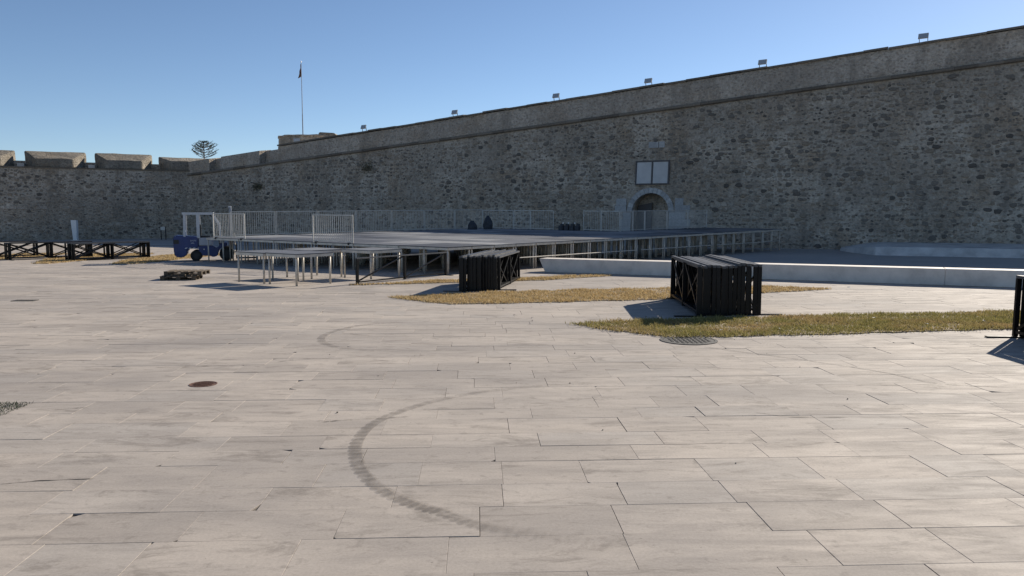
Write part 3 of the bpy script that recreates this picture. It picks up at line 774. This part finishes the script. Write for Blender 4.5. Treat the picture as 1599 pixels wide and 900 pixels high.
def steel_frame(loc, rz, label, group=None, flip=False, feet=False, length=1.0, tilt=0, foot_shift=0, dz=0):
    e = empty('steel_frame', loc, rz, label, 'steel frame', group)
    e.rotation_euler = (tilt, 0, rz); e.scale = (length, 1, 1)
    put('top_rail', FM['top_rail'], 'black_lit_top', e); put('bottom_rail', FM['bottom_rail'], 'black', e)
    for x in (.03, FL/2, FL-.03): put('post', FM['post'], 'black', e, (x, 0, 0))
    for x in (0, FL/2):
        o = put('diagonal', FM['diagonal'], 'black', e, (x, 0, 0))
        if flip: o.location = (x+FL/2, 0, 0); o.rotation_euler = (0, 0, math.pi)
    for x in (.03, FL-.03):
        if feet: put('foot', FM['foot'], 'black', e, (x, foot_shift, 0))
        else: put('foot_pad', FM['foot_pad'], 'black', e, (x, 0, 0))
    return e
def stack(origin, dr, side, n, pitch, where, seed, hs=1.0):
    rr = random.Random(seed); d = Vector((*dr, 0)).normalized(); s = Vector((*side, 0)).normalized(); rz = math.atan2(d.y, d.x)
    lat = Vector((-d.y, d.x, 0)); sg = 1 if lat.dot(s) > 0 else -1
    q = 0
    for i in range(n):
        p = Vector((*origin, 0))+s*q+d*rr.uniform(-.09, .09)
        end = i in (0, n-1)
        lab = 'outermost %s black lattice frame in the stack %s' % ((('left' if i == 0 else 'right') if hs > .9 else ('front' if i == 0 else 'rear')), where) if end else '%s black lattice frame from the %s in the stack %s' % (ORD[i], 'left' if hs > .9 else 'front', where)
        e = steel_frame(tuple(p), rz, lab, 'frames in the stack %s' % where, i % 2 == 1, end, 1.0, rr.gauss(0, .012), (-.2*sg if i == 0 else .2*sg) if end else 0)
        e.scale.z = hs*(1+rr.choice([0, 0, .02, -.02, .035]))
        q += pitch*rr.uniform(.8, 1.2)
stack((4.03, 16.7), (.05, 1), (1, .2), 16, .091, 'on the near grass', 1, 1.07)
stack((-1.5, 22.1), (.17, 1), (1, .45), 15, .088, 'on the middle grass', 2, .97)
stack((9.06, 13.8), (-.03, -1), (1, .0), 12, .095, 'cut off at right', 3, 1.04)
stack((-20.95, 37.1), (.62, .78), (-.78, .62), 9, .12, 'left of the forklift', 4, .80)
stack((-24.6, 37.9), (.72, .69), (-.69, .72), 8, .12, 'farther left', 5, .80)
stack((-27.9, 38.6), (.72, .69), (-.69, .72), 5, .12, 'at the left edge', 6, .80)
fd = Vector((2.51, 3.93, 0)); L = fd.length
e = steel_frame((-4.92, 24.43, 0), math.atan2(fd.y, fd.x), 'single black lattice frame set up as a barrier before the stage', None, False, True, L/FL)
e.scale.z = .82

# ------------------------------------------------------------------ forklift
fk = empty('forklift', (-15.3, 37.6, 0), R(19), 'blue forklift truck with pale overhead guard parked left of the stage', 'forklift')
m = MB().prism([(-.98, .42), (-.93, .22), (-.62, .16), (-.40, .30), (-.38, .52), (-.2, .62), (.12, .62), (.12, 1.17), (-.9, 1.24), (-1.0, 1.12)], -.54, .54)
m.build('counterweight', 'blue', fk, bevel=.05)
MB().prism([(.122, .30), (.122, .72), (.80, .72), (.86, .62), (1.0, .66), (1.1, .84), (1.4, .9), (1.42, .72), (1.08, .6), (1.0, .4), (.97, .24), (.75, .17), (.62, .25), (.3, .25)], -.5, .5).build('body', 'blue', fk, bevel=.03)
for s_ in (-1, 1):
    MB().prism([(.14, .74), (.74, .74), (.74, 1.0), (.68, 1.1), (.14, 1.12)], s_*.44-.03, s_*.44+.03).build('side_panel', 'pale_grey', fk, bevel=.015)
MB().prism([(.125, .73), (.125, 1.11), (.66, 1.09), (.72, 1.0), (.72, .73)], -.40, .40).build('engine_hood', 'blue', fk, bevel=.02)
MB().box((.40, 0, 1.16), (.5, .5, .1)).box((.18, 0, 1.46), (.12, .5, .56)).build('seat', 'dark_metal', fk, bevel=.03)
MB().bar((1.25, 0, .85), (1.0, .05, 1.32), .05, .05).build('steering_column', 'dark_metal', fk)
m = MB()
for k in range(14):
    a0, a1 = 2*math.pi*k/14, 2*math.pi*(k+1)/14
    f_ = lambda a: Vector((.98, .05, 1.34))+Vector((.0866*math.cos(a), .17*math.sin(a), .147*math.cos(a)))
    m.tube(f_(a0), f_(a1), .014, 6)
m.build('steering_wheel', 'dark_metal', fk)
MB().prism([(1.05, .7), (1.25, .7), (1.12, 1.35), (1.0, 1.35)], -.42, .42).build('dashboard', 'dark_metal', fk)
for s_ in (-1, 1):
    y = s_*.47
    MB().bar((-.49, y, 1.15), (-.47, y, 2.24), .08, .10, (1, 0, 0)).build('guard_post', 'silver', fk)
    MB().bar((.13, y, 1.1), (.12, y, 2.24), .08, .14, (1, 0, 0)).build('guard_post', 'silver', fk)
    MB().bar((1.12, y, .85), (1.08, y, 1.72), .07, .09, (1, 0, 0)).bar((1.08, y, 1.72), (.78, y, 2.24), .07, .09, (1, 0, 0)).build('front_guard_post', 'silver', fk)
m = MB()
for y in (-.47, .47): m.box((.13, y, 2.27), (1.4, .1, .11))
for x in (-.53, .79): m.box((x, 0, 2.27), (.08, .84, .1))
for k in range(9): m.box((-.38+k*.15, 0, 2.272), (.03, .85, .05))
m.build('overhead_guard', 'silver', fk)
def wheel(x, y, r, wd):
    t = bpy.data.objects.new('wheel', None); C.objects.link(t); t.parent = fk; t.location = (x, y, r); t.empty_display_size = .1
    m = MB(); n = 24; pf = [(r*.58, -.5), (r*.93, -.5), (r, -.38), (r, .38), (r*.93, .5), (r*.58, .5)]
    for q, yy in pf:
        for k in range(n): a = 2*math.pi*k/n; m.v.append((q*math.cos(a), yy*wd, q*math.sin(a)))
    for j in range(6):
        for k in range(n): m.f.append((j*n+k, j*n+(k+1) % n, ((j+1) % 6)*n+(k+1) % n, ((j+1) % 6)*n+k))
    m.build('tyre', 'rubber', t, smooth=False)
    MB().tube((0, -wd*.36, 0), (0, wd*.36, 0), r*.585, 20).tube((0, -wd*.46, 0), (0, wd*.46, 0), r*.22, 12).build('rim', 'dark_metal', t)
for s_ in (-1, 1): wheel(0, s_*.44, .26, .19); wheel(1.38, s_*.47, .34, .22)
for s_ in (-1, 1):
    for sx in (0, .07):
        MB().box((1.56+sx, s_*(.36-sx*.6), 1.32), (.06, .07, 2.52)).build('mast_channel', 'silver' if sx else 'mast', fk)
MB().box((1.58, 0, 2.60), (.12, .86, .07)).box((1.58, 0, 1.5), (.06, .6, .07)).box((1.58, 0, .35), (.06, .6, .08)).build('mast_crossbar', 'silver', fk)
for y in (-.12, .12): MB().tube((1.52, y, .2), (1.52, y, 2.1), .04, 8).build('lift_cylinder', 'dark_metal', fk)
m = MB().box((1.76, 0, .42), (.05, .95, .09)).box((1.76, 0, .78), (.05, .95, .09))
for k in range(7): m.box((1.76, -.45+k*.15, 1.02), (.03, .03, .5))
m.box((1.76, 0, 1.28), (.035, .95, .04)); m.build('fork_carriage', 'alu', fk)
for y in (-.28, .28): MB().box((1.82, y, .45), (.05, .1, .7)).box((2.3, y, .1), (1.0, .1, .045)).build('fork', 'dark_metal', fk)
for k in range(3): MB().prism([(-.50+k*.17, .60), (-.42+k*.17, .60), (-.36+k*.17, .65), (-.44+k*.17, .65)], -.552, -.542).build('hazard_stripe', 'white', fk)
for r_, (z, n_) in enumerate(((.98, 5), (.86, 3))):
    m = MB()
    for k in range(n_):
        m.box((-.22+k*.055+(.02 if r_ else 0), -.543, z), (.012, .006, .06)); m.box((-.205+k*.055+(.02 if r_ else 0), -.543, z+(.022 if k % 2 else -.022)), (.02, .006, .012))
    m.build('lettering', 'white', fk)
MB().box((-.86, -.543, .93), (.24, .02, .2)).build('rear_grille', 'dark_metal', fk)
MB().box((.36, -.51, .56), (.05, .02, .05)).build('reflector', 'white', fk)
for y in (-.4, .4): MB().box((-.56, y, 2.1), (.07, .1, .1)).build('rear_lamp', 'dark_metal', fk, bevel=.01)
MB().bar((1.2, -.5, 1.7), (1.25, -.62, 1.75), .015, .015).box((1.26, -.66, 1.78), (.03, .14, .18)).build('mirror', 'dark_metal', fk)

# ------------------------------------------------------------------ pallets
def pallet(loc, rz, label, L=1.2, Wd=1.0):
    e = empty('wooden_pallet', loc, rz, label, 'pallet', 'stacked pallets'); rr = random.Random(int(loc[2]*100))
    for k in range(6): MB().box((-L/2+.06+k*(L-.12)/5, 0, .135), (.135+rr.uniform(-.01, .01), Wd, .02)).build('deck_board', 'wood', e)
    for y in (-Wd/2+.06, 0, Wd/2-.06):
        MB().box((0, y, .112), (L, .1, .022)).build('stringer_board', 'wood', e); MB().box((0, y, .011), (L, .1, .02)).build('bottom_board', 'wood', e)
        for x in (-L/2+.07, 0, L/2-.07): MB().box((x, y, .061), (.14, .1, .078)).build('block', 'wood', e)
    return e
pallet((-11.35, 26.55, 0), R(8), 'weathered wooden pallet lying under another one, left of the low platforms', 1.15, .95)
pallet((-11.22, 26.72, .148), R(4), 'weathered wooden pallet lying on top of another one, left of the low platforms', 1.25, .95)

# ------------------------------------------------------------------ stele and sign by the far wall
e = empty('white_stele', (-38.4, 68.3, 0), R(-8), 'white tapering upright stele in front of the battlement wall', 'stele')
MB().quadbox([(-.16, -.12, 0), (.2, -.12, 0), (.2, .12, 0), (-.16, .12, 0), (-.32, -.12, 1.75), (.22, -.12, 1.75), (.22, .12, 1.75), (-.32, .12, 1.75)]).build('slab', 'white', e, bevel=.01)
MB().box((0.02, 0, -.01), (.7, .5, .05)).build('base_plate', 'white_conc', e)
e = empty('information_stand', (-31.2, 69.5, 0), R(-20), 'dark information stand on two posts near the forklift, before the battlement wall', 'sign')
for x in (-.26, .26): MB().box((x, 0, .58), (.06, .06, 1.16)).build('post', 'dark_metal', e)
MB().box((0, -.04, 1.0), (.5, .04, .28)).build('sign_panel', 'alu2', e)

# ------------------------------------------------------------------ grass strips
def grass(key, dens, hgt, mat, label, wid=.012):
    P = GRASS[key]; xs = [p[0] for p in P]; ys = [p[1] for p in P]; rr = random.Random(key)
    cx, cy = sum(xs)/len(xs), sum(ys)/len(ys)
    e = empty('grass_strip', (cx, cy, 0), 0, label, 'grass', kind='stuff')
    # ragged outline
    Q = []
    for a, b_ in zip(P, P[1:]+P[:1]):
        n = max(1, int(math.dist(a, b_)/.1))
        for k in range(n):
            x, y = a[0]+(b_[0]-a[0])*k/n, a[1]+(b_[1]-a[1])*k/n
            Q.append((x+noise.noise((x*2, y*2, 0))*.1+noise.noise((x*9, y*9, 0))*.05, y+noise.noise((x*2, y*2, 7))*.1+noise.noise((x*9, y*9, 7))*.05))
    m = MB(); n = len(Q)
    m.v += [(x-cx, y-cy, -.01) for x, y in Q]+[(cx+(x-cx)*.985-cx, cy+(y-cy)*.985-cy, .018) for x, y in Q]
    for k in range(n): m.f.append((k, (k+1) % n, n+(k+1) % n, n+k))
    m.f.append(tuple(n+k for k in range(n)))
    o = m.build('soil', 'soil', e)
    v = []; f = []; cnt = int((max(xs)-min(xs))*(max(ys)-min(ys))*dens)
    for _ in range(cnt):
        x, y = rr.uniform(min(xs), max(xs)), rr.uniform(min(ys), max(ys))
        if not inpoly(x, y, Q): continue
        x += rr.gauss(0, .07); y += rr.gauss(0, .07)
        cl = .5+.5*noise.noise((x*1.3, y*1.3, 2))+.35*noise.noise((x*4, y*4, 4))
        if rr.random() > .08+cl*.95: continue
        hh = hgt*(.35+.8*max(0, cl))*rr.uniform(.5, 1.25); a = rr.uniform(0, math.pi); wx, wy = math.cos(a)*wid, math.sin(a)*wid
        lx, ly = rr.gauss(0, hh*.7), rr.gauss(0, hh*.7); i = len(v)
        v += [(x-cx-wx, y-cy-wy, .015), (x-cx+wx, y-cy+wy, .015), (x-cx+lx, y-cy+ly, .018+hh)]; f.append((i, i+1, i+2))
    me = bpy.data.meshes.new('grass_blades'); me.from_pydata(v, [], f); o = put('grass_blades', me, mat, e); o['kind'] = 'stuff'
grass('A', 2600, .075, 'grass_green', 'half green, half dry grass strip under the nearest black stack', .010)
grass('B', 1700, .07, 'grass', 'dry yellow grass strip in front of the smaller black stack', .012)
grass('C', 1500, .07, 'grass', 'narrow dry grass strip at the foot of the stage and bench', .014)
grass('D', 500, .07, 'grass', 'dry grass strip running to the rear of the forklift', .024)
grass('E', 500, .07, 'grass', 'dry grass strip between the two left stacks', .024)
grass('F', 500, .07, 'grass', 'dry grass strip at the far left of the square', .024)

# ------------------------------------------------------------------ covers, drain, marks, litter
def cover(loc, r, mat, label, rz=0):
    e = empty('manhole_cover', loc, rz, label, 'manhole cover'); n = 36
    m = MB()
    for q, z in ((r, -.02), (r, .008), (r*.9, .008), (r*.9, -.02)):
        for k in range(n): a = 2*math.pi*k/n; m.v.append((q*math.cos(a), q*math.sin(a), z))
    for j in range(3):
        for k in range(n): m.f.append((j*n+k, j*n+(k+1) % n, (j+1)*n+(k+1) % n, (j+1)*n+k))
    m.build('rim', mat, e); MB().tube((0, 0, -.02), (0, 0, .004), r*.885, 36).build('lid', mat, e)
    m = MB(); st = r*.16; k = -6
    while k <= 6:
        for j in range(-6, 7):
            x, y = k*st, j*st
            if math.hypot(x, y) < r*.78: m.box((x, y, .0065), (st*.62, st*.3, .009), R(45) if (k+j) % 2 else R(-45))
        k += 1
    m.build('tread_pattern', mat, e)['kind'] = 'stuff'
cover((3.11, 13.5, .004), .50, 'iron', 'large dark patterned round cover at the edge of the near grass')
cover((-4.03, 9.95, -.002), .175, 'rust', 'small rusty round cover in the paving on the left')
e = empty('drain_grate', (-12.55, 19.85, .004), R(3), 'narrow slotted drain grate in the paving at far left', 'drain')
MB().box((0, .13, .004), (.56, .03, .012)).box((0, -.13, .004), (.56, .03, .012)).box((-.27, 0, .004), (.03, .23, .012)).box((.27, 0, .004), (.03, .23, .012)).build('rim', 'iron', e)
for k in range(9): MB().box((-.22+k*.055, 0, .004), (.018, .23, .01)).build('bar', 'iron', e)
MB().box((0, 0, -.004), (.52, .22, .004)).build('pit', 'rubber', e)
# hole in the paving with weeds
e = empty('paving_hole', (-6.3, 8.65, -.01), 0, 'square hole in the paving filled with soil and low weeds, left edge', 'hole')
MB().quad((-.95, -.34, .0), (.72, -.34, .0), (.68, .33, .0), (-.95, .33, .0)).build('soil', 'bark', e)
v = []; f = []; rr = random.Random(6)
for _ in range(2500):
    x, y = rr.uniform(-.9, .68), rr.uniform(-.3, .3); h_ = rr.uniform(.01, .05); a = rr.uniform(0, 6.28); i = len(v)
    v += [(x-.006*math.cos(a), y-.006*math.sin(a), 0), (x+.006*math.cos(a), y+.006*math.sin(a), 0), (x+rr.gauss(0, .02), y+rr.gauss(0, .02), h_)]; f.append((i, i+1, i+2))
me = bpy.data.meshes.new('weeds'); me.from_pydata(v, [], f); o = put('weeds', me, 'needles', e); o['kind'] = 'stuff'
def catmull(P, n):
    out = []
    for i in range(len(P)-1):
        p0, p1, p2, p3 = (Vector(P[max(0, i-1)]), Vector(P[i]), Vector(P[i+1]), Vector(P[min(len(P)-1, i+2)]))
        for k in range(n):
            t = k/n; out.append(.5*((2*p1)+(p2-p0)*t+(2*p0-5*p1+4*p2-p3)*t*t+(3*p1-p0-3*p2+p3)*t**3))
    return out+[Vector(P[-1])]
def ribbon(name, P, wd, mat, label, cat, z=.0065, teeth=0, fade=(.15, .3), n=14, wf=None):
    L = catmull(P, n); m = MB(); fd = []; N = len(L)
    for i, p in enumerate(L):
        d = (L[min(i+1, N-1)]-L[max(i-1, 0)]).normalized(); nr = Vector((-d.y, d.x)); u = i/(N-1)
        w_ = wd*(wf(u) if wf else 1); tooth = (w_*teeth if i % 5 < 3 else 0)
        fa = min(1, u/fade[0])*min(1, (1-u)/fade[1])*(1 if not teeth or i % 5 < 3 else .62)
        for s_ in (-.5, -.25, .25, .5):
            q = p+nr*s_*(w_+ (tooth if s_ < -.4 else 0)); m.v.append((q.x, q.y, z)); fd.append(fa*(.75 if abs(s_) > .4 else 1))
    for i in range(N-1):
        for k in range(3): a = i*4+k; m.f.append((a, a+1, a+5, a+4))
    me = bpy.data.meshes.new(name); me.from_pydata(m.v, [], m.f)
    at_ = me.attributes.new('fade', 'FLOAT', 'POINT'); at_.data.foreach_set('value', fd)
    o = put(name, me, mat); tag(o, label, cat); return o
TRK = [(.55, 5.06), (.31, 5.14), (.09, 5.21), (-.27, 5.36), (-.52, 5.58), (-.78, 5.77), (-1.03, 6.05), (-1.26, 6.44), (-1.41, 6.88), (-1.5, 7.38), (-1.47, 7.96), (-1.28, 8.48), (-.91, 9.02), (-.32, 9.52), (.42, 9.85), (1.53, 10.08), (2.6, 10.2)]
ribbon('tyre_mark', TRK[::-1], .11, 'tyre', 'curved dark tyre mark with tread teeth in the foreground paving', 'tyre mark', teeth=.32, fade=(.45, .3), n=22)
ribbon('tyre_mark', [(-2.11, 15.87), (-2.84, 15.5), (-3.24, 14.97), (-3.44, 14.0), (-3.17, 13.09), (-2.52, 12.58), (-1.57, 12.58)], .13, 'tyre2', 'faint hooked tyre mark farther out on the paving', 'tyre mark', teeth=.2)
ribbon('scratch_line', [(3.09, 12.96), (3.64, 12.4), (4.4, 11.68), (5.21, 10.71), (5.61, 9.97), (6.54, 9.74)], .02, 'scratch', 'thin dark scratch line curving across the paving on the right', 'scratch', fade=(.1, .1))
CR = [[(2.13, 9.09), (2.37, 9.05), (2.57, 9.02), (2.5, 8.63)], [(4.45, 9.89), (4.99, 9.89), (5.57, 9.97)], [(-1.66, 8.21), (-1.39, 8.24), (-1.12, 8.32)], [(-2.04, 8.08), (-1.79, 8.16), (-1.64, 8.19)], [(-0.72, 9.85), (-0.69, 10.12), (-0.73, 10.37)], [(-1.23, 6.17), (-1.23, 6.41), (-1.21, 6.61)], [(0.59, 8.93), (0.59, 8.63), (0.59, 8.4)], [(1.57, 7.71), (1.55, 7.38)], [(-5.21, 8.6), (-5.03, 8.66), (-4.86, 8.74)], [(-4.35, 10.37), (-4.4, 10.62)], [(-0.25, 12.34), (-0.23, 11.68)], [(2.03, 11.62), (2.02, 11.27)], [(-1.17, 10.28), (-1.17, 10.58)], [(-4.2, 6.17), (-3.93, 6.25), (-3.48, 6.31)], [(2.72, 8.48), (3.08, 8.29), (3.71, 8.29)], [(-3.55, 11.47), (-3.14, 11.73), (-2.76, 11.78)], [(-5.17, 11.03), (-4.75, 11.12), (-4.4, 11.17)], [(-1.02, 7.55), (-0.91, 7.69), (-0.65, 7.69)], [(0.99, 11.78), (1.08, 11.47), (1.06, 11.08)], [(3.95, 8.21), (4.05, 7.98)]]
for P in [CR[i] for i in (1, 2, 3, 8, 13, 14, 15, 16)]:
    jag = random.Random(len(P)*7+int(P[0][0]*100))
    Q = []
    for a, b_ in zip(P, P[1:]):
        for k in range(4): Q.append((a[0]+(b_[0]-a[0])*k/4+jag.gauss(0, .006), a[1]+(b_[1]-a[1])*k/4+jag.gauss(0, .004)))
    Q.append(P[-1]); ph = jag.uniform(0, 6)
    o = ribbon('crack', Q, .017, 'crack', None, None, z=.0055, fade=(.08, .08), n=4, wf=lambda u: .25+.75*abs(math.sin(u*7+ph))*abs(noise.noise((u*5, ph, 0)))*2.2)
    o.parent = plz
rr = random.Random(12)
litter = [(3.9, 14.35, 'grass'), (5.1, 14.5, 'grass'), (8.2, 15.2, 'grass'), (7.6, 16.1, 'grass'), (10.0, 22.9, 'far'), (9.6, 15.6, 'grass')]
for k, (x, y, w_) in enumerate(litter):
    m = MB(); s_ = .05
    m.v = [(rr.uniform(-s_, s_), rr.uniform(-s_, s_), rr.uniform(0, .03)) for _ in range(6)]; m.f = [(0, 1, 2), (1, 3, 2), (2, 3, 4), (3, 5, 4)]
    o = m.build('paper_scrap', 'paper'); o.location = (x, y, .05)
    tag(o, 'small white paper scrap on the near grass strip' if w_ == 'grass' else 'small white scrap on the paving in front of the bench', 'litter', 'paper scraps on the near grass' if w_ == 'grass' else None)
for k in range(12):
    x, y = rr.uniform(-4, 4.5), rr.uniform(5, 13); r_ = rr.uniform(.004, .010)
    m = MB(); v, f = SHAPES[k % 16]; m.v = [(a*2*r_, b_*2*r_, (c_+.6)*r_*.8) for a, b_, c_ in v]; m.f = list(f)
    o = m.build('pebble', 'rubble'); o.location = (x, y, .002); tag(o, 'tiny dark pebble lying on the pale foreground paving', 'pebble', 'pebbles on the foreground paving')
